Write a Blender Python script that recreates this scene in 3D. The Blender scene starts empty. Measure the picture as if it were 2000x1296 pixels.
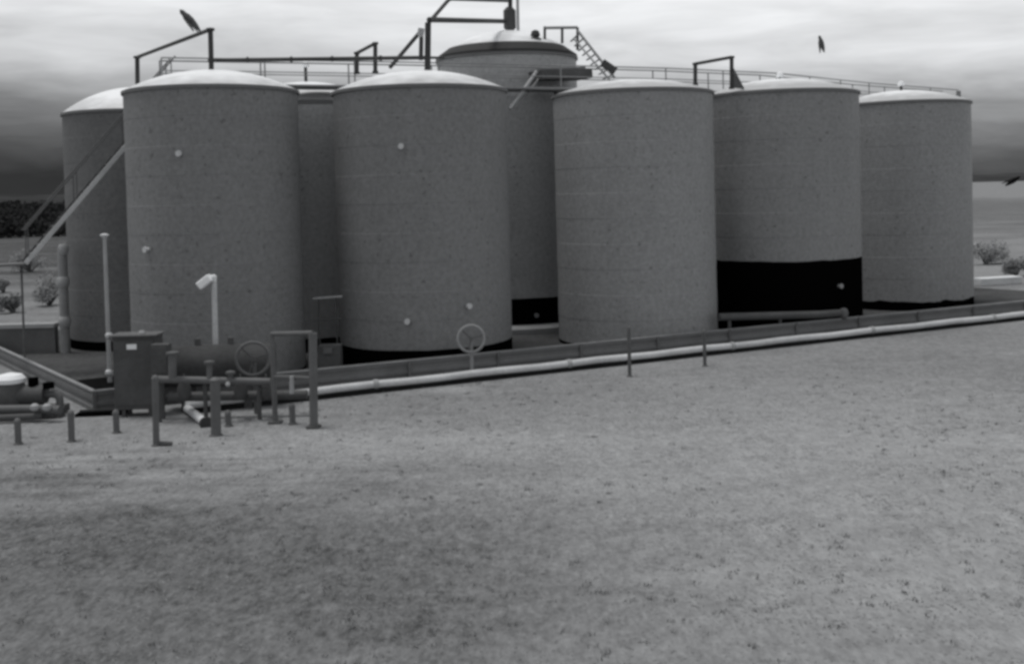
import bpy, math, random
import numpy as np
from mathutils import Vector, Matrix, Euler, noise

random.seed(7)
S = bpy.context.scene
COL = S.collection
R = math.radians

# ------------------------------------------------------------------ camera
CAM_H, F_PX, PITCH, ROLL = 4.57, 2200.0, R(1.5), R(1.5)
PX0, PY0 = 1000.0, 430.0                      # where the lens axis meets the frame (the photograph is a crop)
cam_d = bpy.data.cameras.new("camera")
cam = bpy.data.objects.new("camera", cam_d)
COL.objects.link(cam)
cam_d.sensor_width = 36.0
cam_d.lens = F_PX / 2000.0 * 36.0
cam_d.shift_y = -(648.0 - PY0) / 2000.0
cam_d.clip_start, cam_d.clip_end = 0.1, 12000.0
CROT = Matrix.Rotation(R(90) - PITCH, 3, 'X') @ Matrix.Rotation(-ROLL, 3, 'Z')
cam.matrix_world = Matrix.Translation((0, 0, CAM_H)) @ CROT.to_4x4()
S.camera = cam


def ray(px, py):
    return CROT @ Vector((px - PX0, PY0 - py, -F_PX))


def at(px, py, depth):
    d = ray(px, py)
    k = depth / d.y
    return Vector((d.x * k, depth, CAM_H + d.z * k))


def on(px, py, h=0.0):
    d = ray(px, py)
    k = (h - CAM_H) / d.z
    return Vector((d.x * k, d.y * k, h))


# ------------------------------------------------------------------ materials
def mat(name, base, var=0.10, scale=1.0, stretch=(1, 1, 1), fine=0.08, fine_scale=14.0,
        rough=0.7, spec=0.3, metal=0.0, bump=0.0, bump_scale=20.0, speck=0.0, tint=(0.985, 1.0, 1.015), local=True):
    m = bpy.data.materials.new(name)
    m.use_nodes = True
    nt = m.node_tree
    N, L = nt.nodes, nt.links
    b = N["Principled BSDF"]
    b.inputs["Roughness"].default_value = rough
    b.inputs["Specular IOR Level"].default_value = spec
    b.inputs["Metallic"].default_value = metal
    geo = N.new("ShaderNodeTexCoord") if local else N.new("ShaderNodeNewGeometry")
    src = geo.outputs["Object"] if local else geo.outputs["Position"]
    mp = N.new("ShaderNodeMapping")
    mp.inputs["Scale"].default_value = stretch
    L.new(src, mp.inputs["Vector"])
    n1 = N.new("ShaderNodeTexNoise")
    n1.inputs["Scale"].default_value = scale
    n1.inputs["Detail"].default_value = 4
    L.new(mp.outputs[0], n1.inputs["Vector"])
    n2 = N.new("ShaderNodeTexNoise")
    n2.inputs["Scale"].default_value = fine_scale
    n2.inputs["Detail"].default_value = 3
    n2.inputs["Roughness"].default_value = 0.65
    L.new(src, n2.inputs["Vector"])

    def ma(op, a, c):
        q = N.new("ShaderNodeMath")
        q.operation = op
        for i, v in enumerate((a, c)):
            if isinstance(v, (int, float)):
                q.inputs[i].default_value = v
            else:
                L.new(v, q.inputs[i])
        return q.outputs[0]
    v1 = ma('MULTIPLY', ma('SUBTRACT', n1.outputs["Fac"], 0.5), 4 * var)
    v2 = ma('MULTIPLY', ma('SUBTRACT', n2.outputs["Fac"], 0.5), 4 * fine)
    tot = ma('ADD', ma('ADD', v1, v2), 1.0)
    if speck > 0:
        n3 = N.new("ShaderNodeTexNoise")
        n3.inputs["Scale"].default_value = 7.5
        n3.inputs["Detail"].default_value = 1
        L.new(src, n3.inputs["Vector"])
        mr = N.new("ShaderNodeMapRange")
        mr.inputs[1].default_value, mr.inputs[2].default_value = 0.665, 0.76
        mr.inputs[3].default_value, mr.inputs[4].default_value = 0.0, -speck
        L.new(n3.outputs["Fac"], mr.inputs[0])
        tot = ma('ADD', tot, mr.outputs[0])
    val = ma('MAXIMUM', ma('MULTIPLY', tot, base), 0.001)
    cc = N.new("ShaderNodeCombineColor")
    for i in range(3):
        L.new(ma('MULTIPLY', val, tint[i]), cc.inputs[i])
    L.new(cc.outputs[0], b.inputs["Base Color"])
    if bump > 0:
        nb = N.new("ShaderNodeTexNoise")
        nb.inputs["Scale"].default_value = bump_scale
        nb.inputs["Detail"].default_value = 5
        L.new(src, nb.inputs["Vector"])
        bp = N.new("ShaderNodeBump")
        bp.inputs["Strength"].default_value = 0.6
        bp.inputs["Distance"].default_value = bump
        L.new(nb.outputs["Fac"], bp.inputs["Height"])
        L.new(bp.outputs[0], b.inputs["Normal"])
    return m


def wall_mat(name, base):
    return mat(name, base, var=0.06, scale=0.55, stretch=(1.6, 1.6, 0.35), fine=0.20, fine_scale=9.5,
               rough=0.62, spec=0.25, speck=0.34, bump=0.01, bump_scale=1.3)


M = {
    'wall_a': wall_mat('tank_paint_dull', 0.175),
    'wall_b': wall_mat('tank_paint_mid', 0.215),
    'wall_f': wall_mat('tank_paint_soft', 0.25),
    'wall_c': wall_mat('tank_paint_light', 0.285),
    'wall_e': wall_mat('tank_paint_pale', 0.40),
    'wall_d': wall_mat('tank_paint_dark', 0.15),
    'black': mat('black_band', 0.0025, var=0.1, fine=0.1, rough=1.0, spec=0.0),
    'roof': mat('white_roof', 0.95, var=0.03, scale=0.8, fine=0.03, rough=0.4, spec=0.5),
    'skirt': mat('dark_roof_skirt', 0.022, var=0.15, fine=0.1, rough=0.7),
    'rim': mat('tank_rim', 0.16, var=0.08, fine=0.08, rough=0.6),
    'pipe': mat('dark_pipe', 0.045, var=0.12, fine=0.12, rough=0.6, spec=0.3),
    'pipe_mid': mat('grey_pipe', 0.11, var=0.12, fine=0.12, rough=0.6),
    'pale': mat('pale_metal', 0.36, var=0.10, scale=3, fine=0.08, rough=0.6),
    'pale_pipe': mat('pale_pipe', 0.57, var=0.16, scale=1.2, fine=0.12, rough=0.6),
    'white': mat('white_metal', 0.88, var=0.03, fine=0.03, rough=0.5),
    'steel': mat('grey_steel', 0.125, var=0.15, scale=2, fine=0.1, rough=0.6),
    'dark': mat('dark_steel', 0.085, var=0.2, scale=2, fine=0.15, rough=0.7),
    'cont': mat('containment_steel', 0.155, var=0.18, scale=1.1, fine=0.12, rough=0.65, bump=0.02, bump_scale=2),
    'rimlight': mat('galvanised_rim', 0.27, var=0.18, scale=2, fine=0.1, rough=0.5),
    'conc': mat('concrete', 0.30, var=0.12, scale=2, fine=0.1, rough=0.9),
    'gravel': mat('gravel_pad', 0.085, var=0.2, scale=0.7, fine=0.3, fine_scale=9, rough=1.0, spec=0.0, bump=0.05, bump_scale=9, local=False),
    'liquid': mat('black_liquid', 0.002, var=0.05, fine=0.0, rough=0.6, spec=0.02),
    'wood': mat('far_foliage', 0.032, var=0.2, scale=0.3, fine=0.1, fine_scale=2, rough=1.0, spec=0.0, local=False),
    'hill': mat('hill_scrub', 0.05, var=0.3, scale=0.01, fine=0.2, fine_scale=0.05, rough=1.0, spec=0.0, local=False),
    'leaf': mat('pale_leaf', 0.34, var=0.3, scale=1.2, fine=0.2, fine_scale=4, rough=0.9, spec=0.1),
    'bark': mat('bark', 0.08, var=0.2, fine=0.2, rough=0.95),
    'straw': mat('dry_straw', 0.205, var=0.15, scale=0.5, fine=0.3, fine_scale=6, rough=1.0, spec=0.0, local=False),
    'vessel': mat('filler_vessel_paint', 0.065, var=0.2, scale=1.5, fine=0.2, rough=0.8, spec=0.1),
    'pipe_shade': mat('painted_pipe_shade', 0.018, var=0.2, fine=0.2, rough=0.95, spec=0.05),  # near-black shade colour for the strip under the pipeline
    'rail': mat('galvanised_rail', 0.26, var=0.15, fine=0.12, rough=0.6),
    'bird': mat('dark_feathers', 0.09, var=0.2, fine=0.2, rough=0.85),
    'bird_black': mat('black_feathers', 0.005, var=0.2, fine=0.2, rough=0.85, spec=0.1),
}


def shade_eaves(m, lo=2.25, hi=3.3):
    """shade painted into the lower part of each dome, ragged at its upper edge"""
    nt_ = m.node_tree
    N_, L_ = nt_.nodes, nt_.links
    b_ = N_["Principled BSDF"]
    old = b_.inputs["Base Color"].links[0].from_socket
    tc_ = N_.new("ShaderNodeTexCoord")
    mp_ = N_.new("ShaderNodeMapping")
    mp_.inputs["Scale"].default_value = (1, 1, 0)
    L_.new(tc_.outputs["Object"], mp_.inputs[0])
    ln_ = N_.new("ShaderNodeVectorMath")
    ln_.operation = 'LENGTH'
    L_.new(mp_.outputs[0], ln_.inputs[0])
    nz = N_.new("ShaderNodeTexNoise")
    nz.inputs["Scale"].default_value = 1.6
    nz.inputs["Detail"].default_value = 5
    L_.new(tc_.outputs["Object"], nz.inputs["Vector"])
    ad = N_.new("ShaderNodeMath")
    ad.operation = 'MULTIPLY_ADD'
    ad.inputs[1].default_value = 1.6
    L_.new(nz.outputs["Fac"], ad.inputs[0])
    L_.new(ln_.outputs["Value"], ad.inputs[2])
    mr_ = N_.new("ShaderNodeMapRange")
    mr_.inputs[1].default_value, mr_.inputs[2].default_value = lo, hi
    mr_.inputs[3].default_value, mr_.inputs[4].default_value = 0.0, 1.0
    L_.new(ad.outputs[0], mr_.inputs[0])
    mx = N_.new("ShaderNodeMix")
    mx.data_type = 'RGBA'
    L_.new(mr_.outputs[0], mx.inputs[0])
    L_.new(old, mx.inputs[6])
    mx.inputs[7].default_value = (0.47, 0.475, 0.48, 1)
    L_.new(mx.outputs[2], b_.inputs["Base Color"])


M['roof_shaded'] = mat('eave_shaded_white_roof', 0.93, var=0.03, scale=0.8, fine=0.03, rough=0.4, spec=0.5)
shade_eaves(M['roof'])  # shade toward the eaves is painted into the roof colour
shade_eaves(M['roof_shaded'], 1.9, 2.9)

# ------------------------------------------------------------------ mesh helpers
class MB:
    def __init__(self):
        self.v, self.f = [], []

    def add(self, v, f):
        o = len(self.v)
        self.v += [tuple(q) for q in v]
        self.f += [tuple(i + o for i in q) for q in f]
        return self

    def box(self, c, s, rot=None):
        c, s = Vector(c), Vector(s) / 2
        vs = []
        for z in (-1, 1):
            for x, y in ((-1, -1), (1, -1), (1, 1), (-1, 1)):
                p = Vector((x * s.x, y * s.y, z * s.z))
                if rot is not None:
                    p = rot @ p
                vs.append(c + p)
        return self.add(vs, [(3, 2, 1, 0), (4, 5, 6, 7), (0, 1, 5, 4), (1, 2, 6, 5), (2, 3, 7, 6), (3, 0, 4, 7)])

    def bar(self, a, b, w, h, up=(0, 0, 1)):
        a, b = Vector(a), Vector(b)
        d = (b - a)
        x = d.normalized()
        y = Vector(up).cross(x)
        if y.length < 1e-4:
            y = Vector((0, 1, 0)).cross(x)
        y.normalize()
        z = x.cross(y)
        return self.box((a + b) / 2, (d.length, w, h), Matrix((x, y, z)).transposed())

    def tube(self, pts, r, seg=10, r2=None):
        pts = [Vector(p) for p in pts]
        n = len(pts)
        vs, fs = [], []
        prev = None
        for i, p in enumerate(pts):
            d = (pts[min(i + 1, n - 1)] - pts[max(i - 1, 0)]).normalized()
            a = prev if prev is not None else (Vector((0, 0, 1)) if abs(d.z) < 0.9 else Vector((1, 0, 0)))
            a = (a - d * a.dot(d)).normalized()
            prev = a
            c = d.cross(a)
            rr = r if r2 is None else r + (r2 - r) * i / (n - 1)
            if 0 < i < n - 1:
                d0, d1 = (p - pts[i - 1]).normalized(), (pts[i + 1] - p).normalized()
                rr *= 1.0 / max(0.72, math.cos(d0.angle(d1) / 2))
            for k in range(seg):
                t = 2 * math.pi * k / seg
                vs.append(p + (a * math.cos(t) + c * math.sin(t)) * rr)
        for i in range(n - 1):
            for k in range(seg):
                k2 = (k + 1) % seg
                fs.append((i * seg + k, i * seg + k2, (i + 1) * seg + k2, (i + 1) * seg + k))
        fs.append(tuple(range(seg))[::-1])
        fs.append(tuple((n - 1) * seg + k for k in range(seg)))
        return self.add(vs, fs)

    def lathe(self, prof, seg=48, c=(0, 0, 0), wob=None):
        c = Vector(c)
        vs, fs = [], []
        for j, (r, z) in enumerate(prof):
            for k in range(seg):
                t = 2 * math.pi * k / seg
                zz = z + (wob(j, t) if wob else 0)
                vs.append(c + Vector((r * math.cos(t), r * math.sin(t), zz)))
        for j in range(len(prof) - 1):
            for k in range(seg):
                k2 = (k + 1) % seg
                fs.append((j * seg + k, j * seg + k2, (j + 1) * seg + k2, (j + 1) * seg + k))
        fs.append(tuple(range(seg))[::-1])
        fs.append(tuple((len(prof) - 1) * seg + k for k in range(seg)))
        return self.add(vs, fs)

    def torus(self, c, R0, r, axis, seg=28, sub=8):
        c, n = Vector(c), Vector(axis).normalized()
        a = n.orthogonal().normalized()
        b = n.cross(a)
        vs, fs = [], []
        for i in range(seg):
            t = 2 * math.pi * i / seg
            d = a * math.cos(t) + b * math.sin(t)
            for j in range(sub):
                q = 2 * math.pi * j / sub
                vs.append(c + d * (R0 + r * math.cos(q)) + n * (r * math.sin(q)))
        for i in range(seg):
            for j in range(sub):
                i2, j2 = (i + 1) % seg, (j + 1) % sub
                fs.append((i * sub + j, i2 * sub + j, i2 * sub + j2, i * sub + j2))
        return self.add(vs, fs)

    def build(self, name, material, parent=None, smooth=35, bevel=0.0):
        me = bpy.data.meshes.new(name)
        off = Vector(parent_world(parent)) if parent else Vector((0, 0, 0))
        me.from_pydata([tuple(Vector(q) - off) for q in self.v], [], self.f)
        me.validate()
        me.update()
        if smooth:
            me.polygons.foreach_set('use_smooth', [True] * len(me.polygons))
            me.set_sharp_from_angle(angle=R(smooth))
        me.materials.append(M[material] if isinstance(material, str) else material)
        o = bpy.data.objects.new(name, me)
        COL.objects.link(o)
        if parent:
            o.parent = parent
        if bevel:
            b = o.modifiers.new('edge', 'BEVEL')
            b.width, b.segments, b.limit_method = bevel, 2, 'ANGLE'
        return o


def parent_world(p):
    v = Vector((0, 0, 0))
    while p:
        v = v + p.location
        p = p.parent
    return v


def thing(name, label, cat, loc, group=None):
    o = bpy.data.objects.new(name, None)
    o.empty_display_size = 0.3
    COL.objects.link(o)
    o.location = loc
    o['label'], o['category'] = label, cat
    if group:
        o['group'] = group
    return o


def tag(o, label, cat, group=None, kind=None):
    o['label'], o['category'] = label, cat
    if group:
        o['group'] = group
    if kind:
        o['kind'] = kind
    return o


# ------------------------------------------------------------------ world, sun
SUN_EL = R(75)
SUN_DIR = Vector((-0.93, 0.22, 0)).normalized() * math.cos(SUN_EL) + Vector((0, 0, math.sin(SUN_EL)))
w = bpy.data.worlds.new("World")
S.world = w
w.use_nodes = True
nt = w.node_tree
N, L = nt.nodes, nt.links
bg = N["Background"]
sky = N.new("ShaderNodeTexSky")
sky.sky_type = 'NISHITA'
sky.sun_disc = False
sky.sun_elevation = SUN_EL
sky.sun_rotation = math.atan2(SUN_DIR.x, SUN_DIR.y)
bw = N.new("ShaderNodeRGBToBW")
L.new(sky.outputs[0], bw.inputs[0])
tc = N.new("ShaderNodeTexCoord")
sx = N.new("ShaderNodeSeparateXYZ")
L.new(tc.outputs["Generated"], sx.inputs[0])


def wm(op, a, b, c=None):
    q = N.new("ShaderNodeMath")
    q.operation = op
    for i, v in enumerate((a, b) if c is None else (a, b, c)):
        if isinstance(v, (int, float)):
            q.inputs[i].default_value = v
        else:
            L.new(v, q.inputs[i])
    return q.outputs[0]


# streaky cloud layers: long flat wisps, weak near the horizon
mp = N.new("ShaderNodeMapping")
mp.inputs["Scale"].default_value = (2.6, 2.6, 15.0)
mp.inputs["Rotation"].default_value = (0, R(-2.0), 0)
L.new(tc.outputs["Generated"], mp.inputs[0])
cn = N.new("ShaderNodeTexNoise")
cn.inputs["Scale"].default_value = 2.6
cn.inputs["Detail"].default_value = 5
cn.inputs["Roughness"].default_value = 0.55
cn.inputs["Distortion"].default_value = 0.35
L.new(mp.outputs[0], cn.inputs["Vector"])
cloud = wm('SUBTRACT', cn.outputs["Fac"], 0.5)
t0 = wm('MULTIPLY_ADD', sx.outputs["X"], 0.050, sx.outputs["Z"])
t0 = wm('MULTIPLY_ADD', cloud, 0.042, t0)
ramp = N.new("ShaderNodeValToRGB")
ramp.color_ramp.interpolation = 'LINEAR'
SPAN = 0.40
stops = [(0.0, 0.036), (0.010, 0.050), (0.025, 0.078), (0.045, 0.14), (0.064, 0.22), (0.080, 0.34), (0.100, 0.52),
         (0.120, 0.68), (0.140, 0.79), (0.160, 0.86), (0.180, 0.91), (0.25, 0.80), (0.40, 0.58)]
el = ramp.color_ramp.elements
el[0].position, el[1].position = 0.0, 1.0
for t, v in stops[1:-1]:
    el.new(t / SPAN)
for e, (t, v) in zip(el, stops):
    e.color = (v, v, v, 1)
L.new(wm('DIVIDE', t0, SPAN), ramp.inputs[0])
cm = wm('MULTIPLY_ADD', cloud, 0.55, 1.0)
veil = wm('MULTIPLY_ADD', bw.outputs[0], 0.42, 4.6)      # the blue of the sky shows only faintly through the cloud veil
val = wm('MULTIPLY', wm('MULTIPLY', veil, ramp.outputs[0]), cm)
cc = N.new("ShaderNodeCombineColor")
for i, k in enumerate((0.985, 1.0, 1.02)):
    L.new(wm('MULTIPLY', val, k), cc.inputs[i])
L.new(cc.outputs[0], bg.inputs[0])
bg.inputs[1].default_value = 0.15

sd = bpy.data.lights.new("sun", 'SUN')
sd.energy, sd.angle, sd.color = 1.6, R(20), (1.0, 0.985, 0.97)
so = bpy.data.objects.new("sun", sd)
COL.objects.link(so)
so.rotation_euler = SUN_DIR.to_track_quat('Z', 'Y').to_euler()

# ------------------------------------------------------------------ ground


def spaced(lo, hi, n, c, k):
    t = np.linspace(np.arcsinh((lo - c) / k), np.arcsinh((hi - c) / k), n)
    return c + k * np.sinh(t)


def gh(x, y):
    a = max(0.0, min(1.0, (21.5 - y + 0.5 * x) / 6.0))
    return a * (0.16 * noise.noise((x * 0.16, y * 0.16, 3.1)) + 0.05 * noise.noise((x * 0.7, y * 0.7, 8.0)))


xs = spaced(-3500, 3500, 260, 0, 6)
ys = spaced(-150, 4500, 240, 17, 6)
gv = [(x, y, gh(x, y)) for y in ys for x in xs]
nx = len(xs)
gf = [(j * nx + i, j * nx + i + 1, (j + 1) * nx + i + 1, (j + 1) * nx + i) for j in range(len(ys) - 1) for i in range(nx - 1)]

gm = bpy.data.materials.new("field_ground")
gm.use_nodes = True
N2, L2 = gm.node_tree.nodes, gm.node_tree.links


def gnode(op, a, b, c=None):
    q = N2.new("ShaderNodeMath")
    q.operation = op
    for i, v in enumerate((a, b) if c is None else (a, b, c)):
        if isinstance(v, (int, float)):
            q.inputs[i].default_value = v
        else:
            L2.new(v, q.inputs[i])
    return q.outputs[0]


geo = N2.new("ShaderNodeNewGeometry")


def gnoise(scale, detail, stretch=(1, 1, 1), rough=0.55, dist=0.0):
    m_ = N2.new("ShaderNodeMapping")
    m_.inputs["Scale"].default_value = stretch
    L2.new(geo.outputs["Position"], m_.inputs[0])
    n_ = N2.new("ShaderNodeTexNoise")
    n_.inputs["Scale"].default_value = scale
    n_.inputs["Detail"].default_value = detail
    n_.inputs["Roughness"].default_value = rough
    n_.inputs["Distortion"].default_value = dist
    L2.new(m_.outputs[0], n_.inputs["Vector"])
    return gnode('SUBTRACT', n_.outputs["Fac"], 0.5)


big = gnoise(0.16, 3, (0.8, 1.4, 1))
mid = gnoise(1.1, 4, (0.6, 1.5, 1), 0.6)
fin = gnoise(9.0, 3, (1, 0.5, 1), 0.6)
# worn damp hollow: a broad darker patch with a ragged edge, and a drier lighter part of the field beyond it
sep = N2.new("ShaderNodeSeparateXYZ")
L2.new(geo.outputs["Position"], sep.inputs[0])


def patch(cx, cy, rx, ry, wobble):
    dx = gnode('DIVIDE', gnode('SUBTRACT', sep.outputs[0], cx), rx)
    dy = gnode('DIVIDE', gnode('SUBTRACT', sep.outputs[1], cy), ry)
    d = gnode('SQRT', gnode('ADD', gnode('MULTIPLY', dx, dx), gnode('MULTIPLY', dy, dy)), 0)
    d = gnode('MULTIPLY_ADD', big, wobble, d)
    mr = N2.new("ShaderNodeMapRange")
    mr.interpolation_type = 'SMOOTHSTEP'
    mr.inputs[1].default_value, mr.inputs[2].default_value = 0.35, 1.15
    mr.inputs[3].default_value, mr.inputs[4].default_value = 1.0, 0.0
    L2.new(d, mr.inputs[0])
    return mr.outputs[0]


dark_p = patch(-5.0, 13.6, 9.0, 5.6, 1.5)
scrub_p = patch(-52.0, 125.0, 50.0, 125.0, 0.8)
past_p = patch(75.0, 170.0, 60.0, 150.0, 0.9)
mot = gnoise(3.4, 3, (0.9, 0.6, 1), 0.6, 0.4)
lite_p = patch(7.0, 17.0, 9.0, 9.0, 1.0)
worn_p = patch(-3.2, 20.6, 6.0, 1.9, 1.1)
sand_p = patch(-1.45, 26.0, 0.75, 0.5, 0.3)
rut_p = patch(-6.0, 18.6, 5.5, 2.6, 0.8)
rut_n = gnoise(0.8, 2, (0.55, 3.2, 1), 0.5, 0.3)
tot = gnode('ADD', gnode('MULTIPLY', big, 0.55), gnode('MULTIPLY', mid, 0.34))
fin2 = gnoise(19.0, 2, (1, 0.45, 1), 0.6)
tot = gnode('ADD', tot, gnode('MULTIPLY', fin, 0.72))
tot = gnode('ADD', tot, gnode('MULTIPLY', fin2, 0.6))
tot = gnode('ADD', tot, 1.0)
tot = gnode('ADD', tot, gnode('MULTIPLY', mot, 0.62))
tot = gnode('SUBTRACT', tot, gnode('MULTIPLY', dark_p, 0.43))
tot = gnode('SUBTRACT', tot, gnode('MULTIPLY', scrub_p, 0.60))
tot = gnode('SUBTRACT', tot, gnode('MULTIPLY', past_p, 0.32))
tot = gnode('ADD', tot, gnode('MULTIPLY', lite_p, 0.24))
tot = gnode('ADD', tot, gnode('MULTIPLY', worn_p, 0.20))
tot = gnode('ADD', tot, gnode('MULTIPLY', sand_p, 0.30))
tot = gnode('ADD', tot, gnode('MULTIPLY', gnode('MULTIPLY', rut_n, rut_p), 1.1))
gval = gnode('MAXIMUM', gnode('MULTIPLY', tot, 0.245), 0.02)
gcc = N2.new("ShaderNodeCombineColor")
for i, k in enumerate((0.985, 1.0, 1.015)):
    L2.new(gnode('MULTIPLY', gval, k), gcc.inputs[i])
gb = N2["Principled BSDF"]
gb.inputs["Roughness"].default_value = 1.0
gb.inputs["Specular IOR Level"].default_value = 0.0
L2.new(gcc.outputs[0], gb.inputs["Base Color"])
bp = N2.new("ShaderNodeBump")
bp.inputs["Strength"].default_value = 0.7
bp.inputs["Distance"].default_value = 0.05
L2.new(gnode('ADD', gnode('MULTIPLY', mid, 1.0), fin, 0), bp.inputs["Height"])
L2.new(bp.outputs[0], gb.inputs["Normal"])
me = bpy.data.meshes.new("ground")
me.from_pydata(gv, [], gf)
me.polygons.foreach_set('use_smooth', [True] * len(me.polygons))
me.materials.append(gm)
g = bpy.data.objects.new("ground", me)
COL.objects.link(g)
g['kind'] = 'structure'

# short grass over the near field
rng = np.random.default_rng(5)
nb = 190000
gx, gy = rng.uniform(-15, 22, nb), 8.5 + 19.5 * rng.random(nb) ** 1.0
V, Fc = [], []
edge_p, edge_q = on(360, 792), on(2000, 615)
lk = (edge_q.y - edge_p.y) / (edge_q.x - edge_p.x)
for x, y in zip(gx, gy):
    if abs(x) > 0.52 * y + 2.0 or y > edge_p.y + lk * (x - edge_p.x) - 0.3 or (x < -6 and y > 22.8):
        continue
    if 0.7 * noise.noise((x * 0.8, y * 0.8, 1.0)) + 0.5 * noise.noise((x * 3.1, y * 3.1, 4.0)) + random.uniform(-.5, .5) < -0.12:
        continue
    h = random.uniform(0.004, 0.016)
    a = random.uniform(0, 6.283)
    ln = random.uniform(0.03, 0.09)
    wd = random.uniform(0.006, 0.013)
    z = gh(x, y) - 0.004
    dx, dy = math.cos(a), math.sin(a)
    n0 = len(V)
    V += [(x - dy * wd, y + dx * wd, z), (x + dy * wd, y - dx * wd, z),
          (x + dx * ln * .5 + dy * wd * .6, y + dy * ln * .5 - dx * wd * .6, z + h * .8), (x + dx * ln, y + dy * ln, z + h)]
    Fc += [(n0, n0 + 1, n0 + 2), (n0, n0 + 2, n0 + 3)]
for i in range(1700):                          # darker tufts standing up out of the turf
    y = 8.8 + 18 * random.random() ** 1.1
    x = random.uniform(-0.5 * y - 1, 0.5 * y + 1)
    if y > edge_p.y + lk * (x - edge_p.x) - 0.5 or (x < -6 and y > 22) or random.random() > 0.45 + 0.9 * noise.noise((x * .35, y * .35, 9.0)) + (0.25 if x < 0 else -0.1):
        continue
    for k in range(random.randint(5, 14)):
        bx, by = x + random.gauss(0, .035), y + random.gauss(0, .035)
        h = random.uniform(0.02, 0.055)
        a = random.uniform(0, 6.283)
        dx, dy, wd, ln = math.cos(a), math.sin(a), random.uniform(.004, .008), random.uniform(.01, .04)
        z = gh(bx, by) - 0.004
        n0 = len(V)
        V += [(bx - dy * wd, by + dx * wd, z), (bx + dy * wd, by - dx * wd, z), (bx + dx * ln * .4 + dy * wd * .6, by + dy * ln * .4 - dx * wd * .6, z + h * .7), (bx + dx * ln, by + dy * ln, z + h)]
        Fc += [(n0, n0 + 1, n0 + 2), (n0, n0 + 2, n0 + 3)]
me = bpy.data.meshes.new("grass")
me.from_pydata(V, [], Fc)
me.materials.append(M['straw'])
go = bpy.data.objects.new("grass", me)
COL.objects.link(go)
tag(go, "short dry grass over the open field before the tanks", "grass", kind='stuff')

# far hills and the dark wood
hv, hf = [], []
nH = 220
for i in range(nH + 1):
    t = i / nH
    a = R(-62 + 124 * t)
    for j, (rr, k) in enumerate(((1500, 0.0), (1700, 0.55), (1950, 1.0), (2300, 0.9), (2700, 0.0))):
        lift = 9 + 13 * max(0.0, -math.sin(a)) * 1.6
        hh = k * (lift + 5 * noise.noise((t * 9, j * .35, 2.2)) + 1.7 * noise.noise((t * 75, j * .3, 4.1)) + 0.9 * noise.noise((t * 260, j, 7.7)))
        hv.append((rr * math.sin(a), rr * math.cos(a), max(hh, 0) + 0.02 if k else -1.0))
for i in range(nH):
    for j in range(4):
        hf.append((i * 5 + j, (i + 1) * 5 + j, (i + 1) * 5 + j + 1, i * 5 + j + 1))
mb = MB().add(hv, hf)
ho = mb.build("hills", 'hill')
ho['kind'] = 'structure'

V, Fc = [], []
for i in range(3000):
    y = 150 + 500 * random.random() ** 1.3
    x = -y * random.uniform(0.24, 0.80)
    hh = random.uniform(1.2, 3.0) * (0.55 + y / 400)
    rr = hh * random.uniform(0.6, 1.1)
    for k in range(56):
        u, v, q = random.gauss(0, .45), random.gauss(0, .45), random.random()
        c = Vector((x + u * rr, y + v * rr, hh * q * (1 - 0.25 * (u * u + v * v))))
        e = Euler((random.uniform(-1.2, 1.2), random.uniform(-1.2, 1.2), random.uniform(0, 6.28))).to_matrix()
        s = hh * random.uniform(0.06, 0.14)
        n0 = len(V)
        for px_, py_ in ((-1, -.6), (1, -.7), (.8, .7), (-.7, .8)):
            V.append(tuple(c + e @ Vector((px_ * s, py_ * s, 0))))
        Fc.append((n0, n0 + 1, n0 + 2, n0 + 3))
me = bpy.data.meshes.new("woods")
me.from_pydata(V, [], Fc)
me.materials.append(M['wood'])
wo = bpy.data.objects.new("woods", me)
COL.objects.link(wo)
tag(wo, "dark far-off wood along the horizon behind the stair", "woods", kind='stuff')

# ------------------------------------------------------------------ tanks
TR, TH = 2.36, 7.32
ROW = Vector((0.881, 0.473, 0.0))             # direction of the tank row
PERP = Vector((-0.473, 0.881, 0.0))


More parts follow.
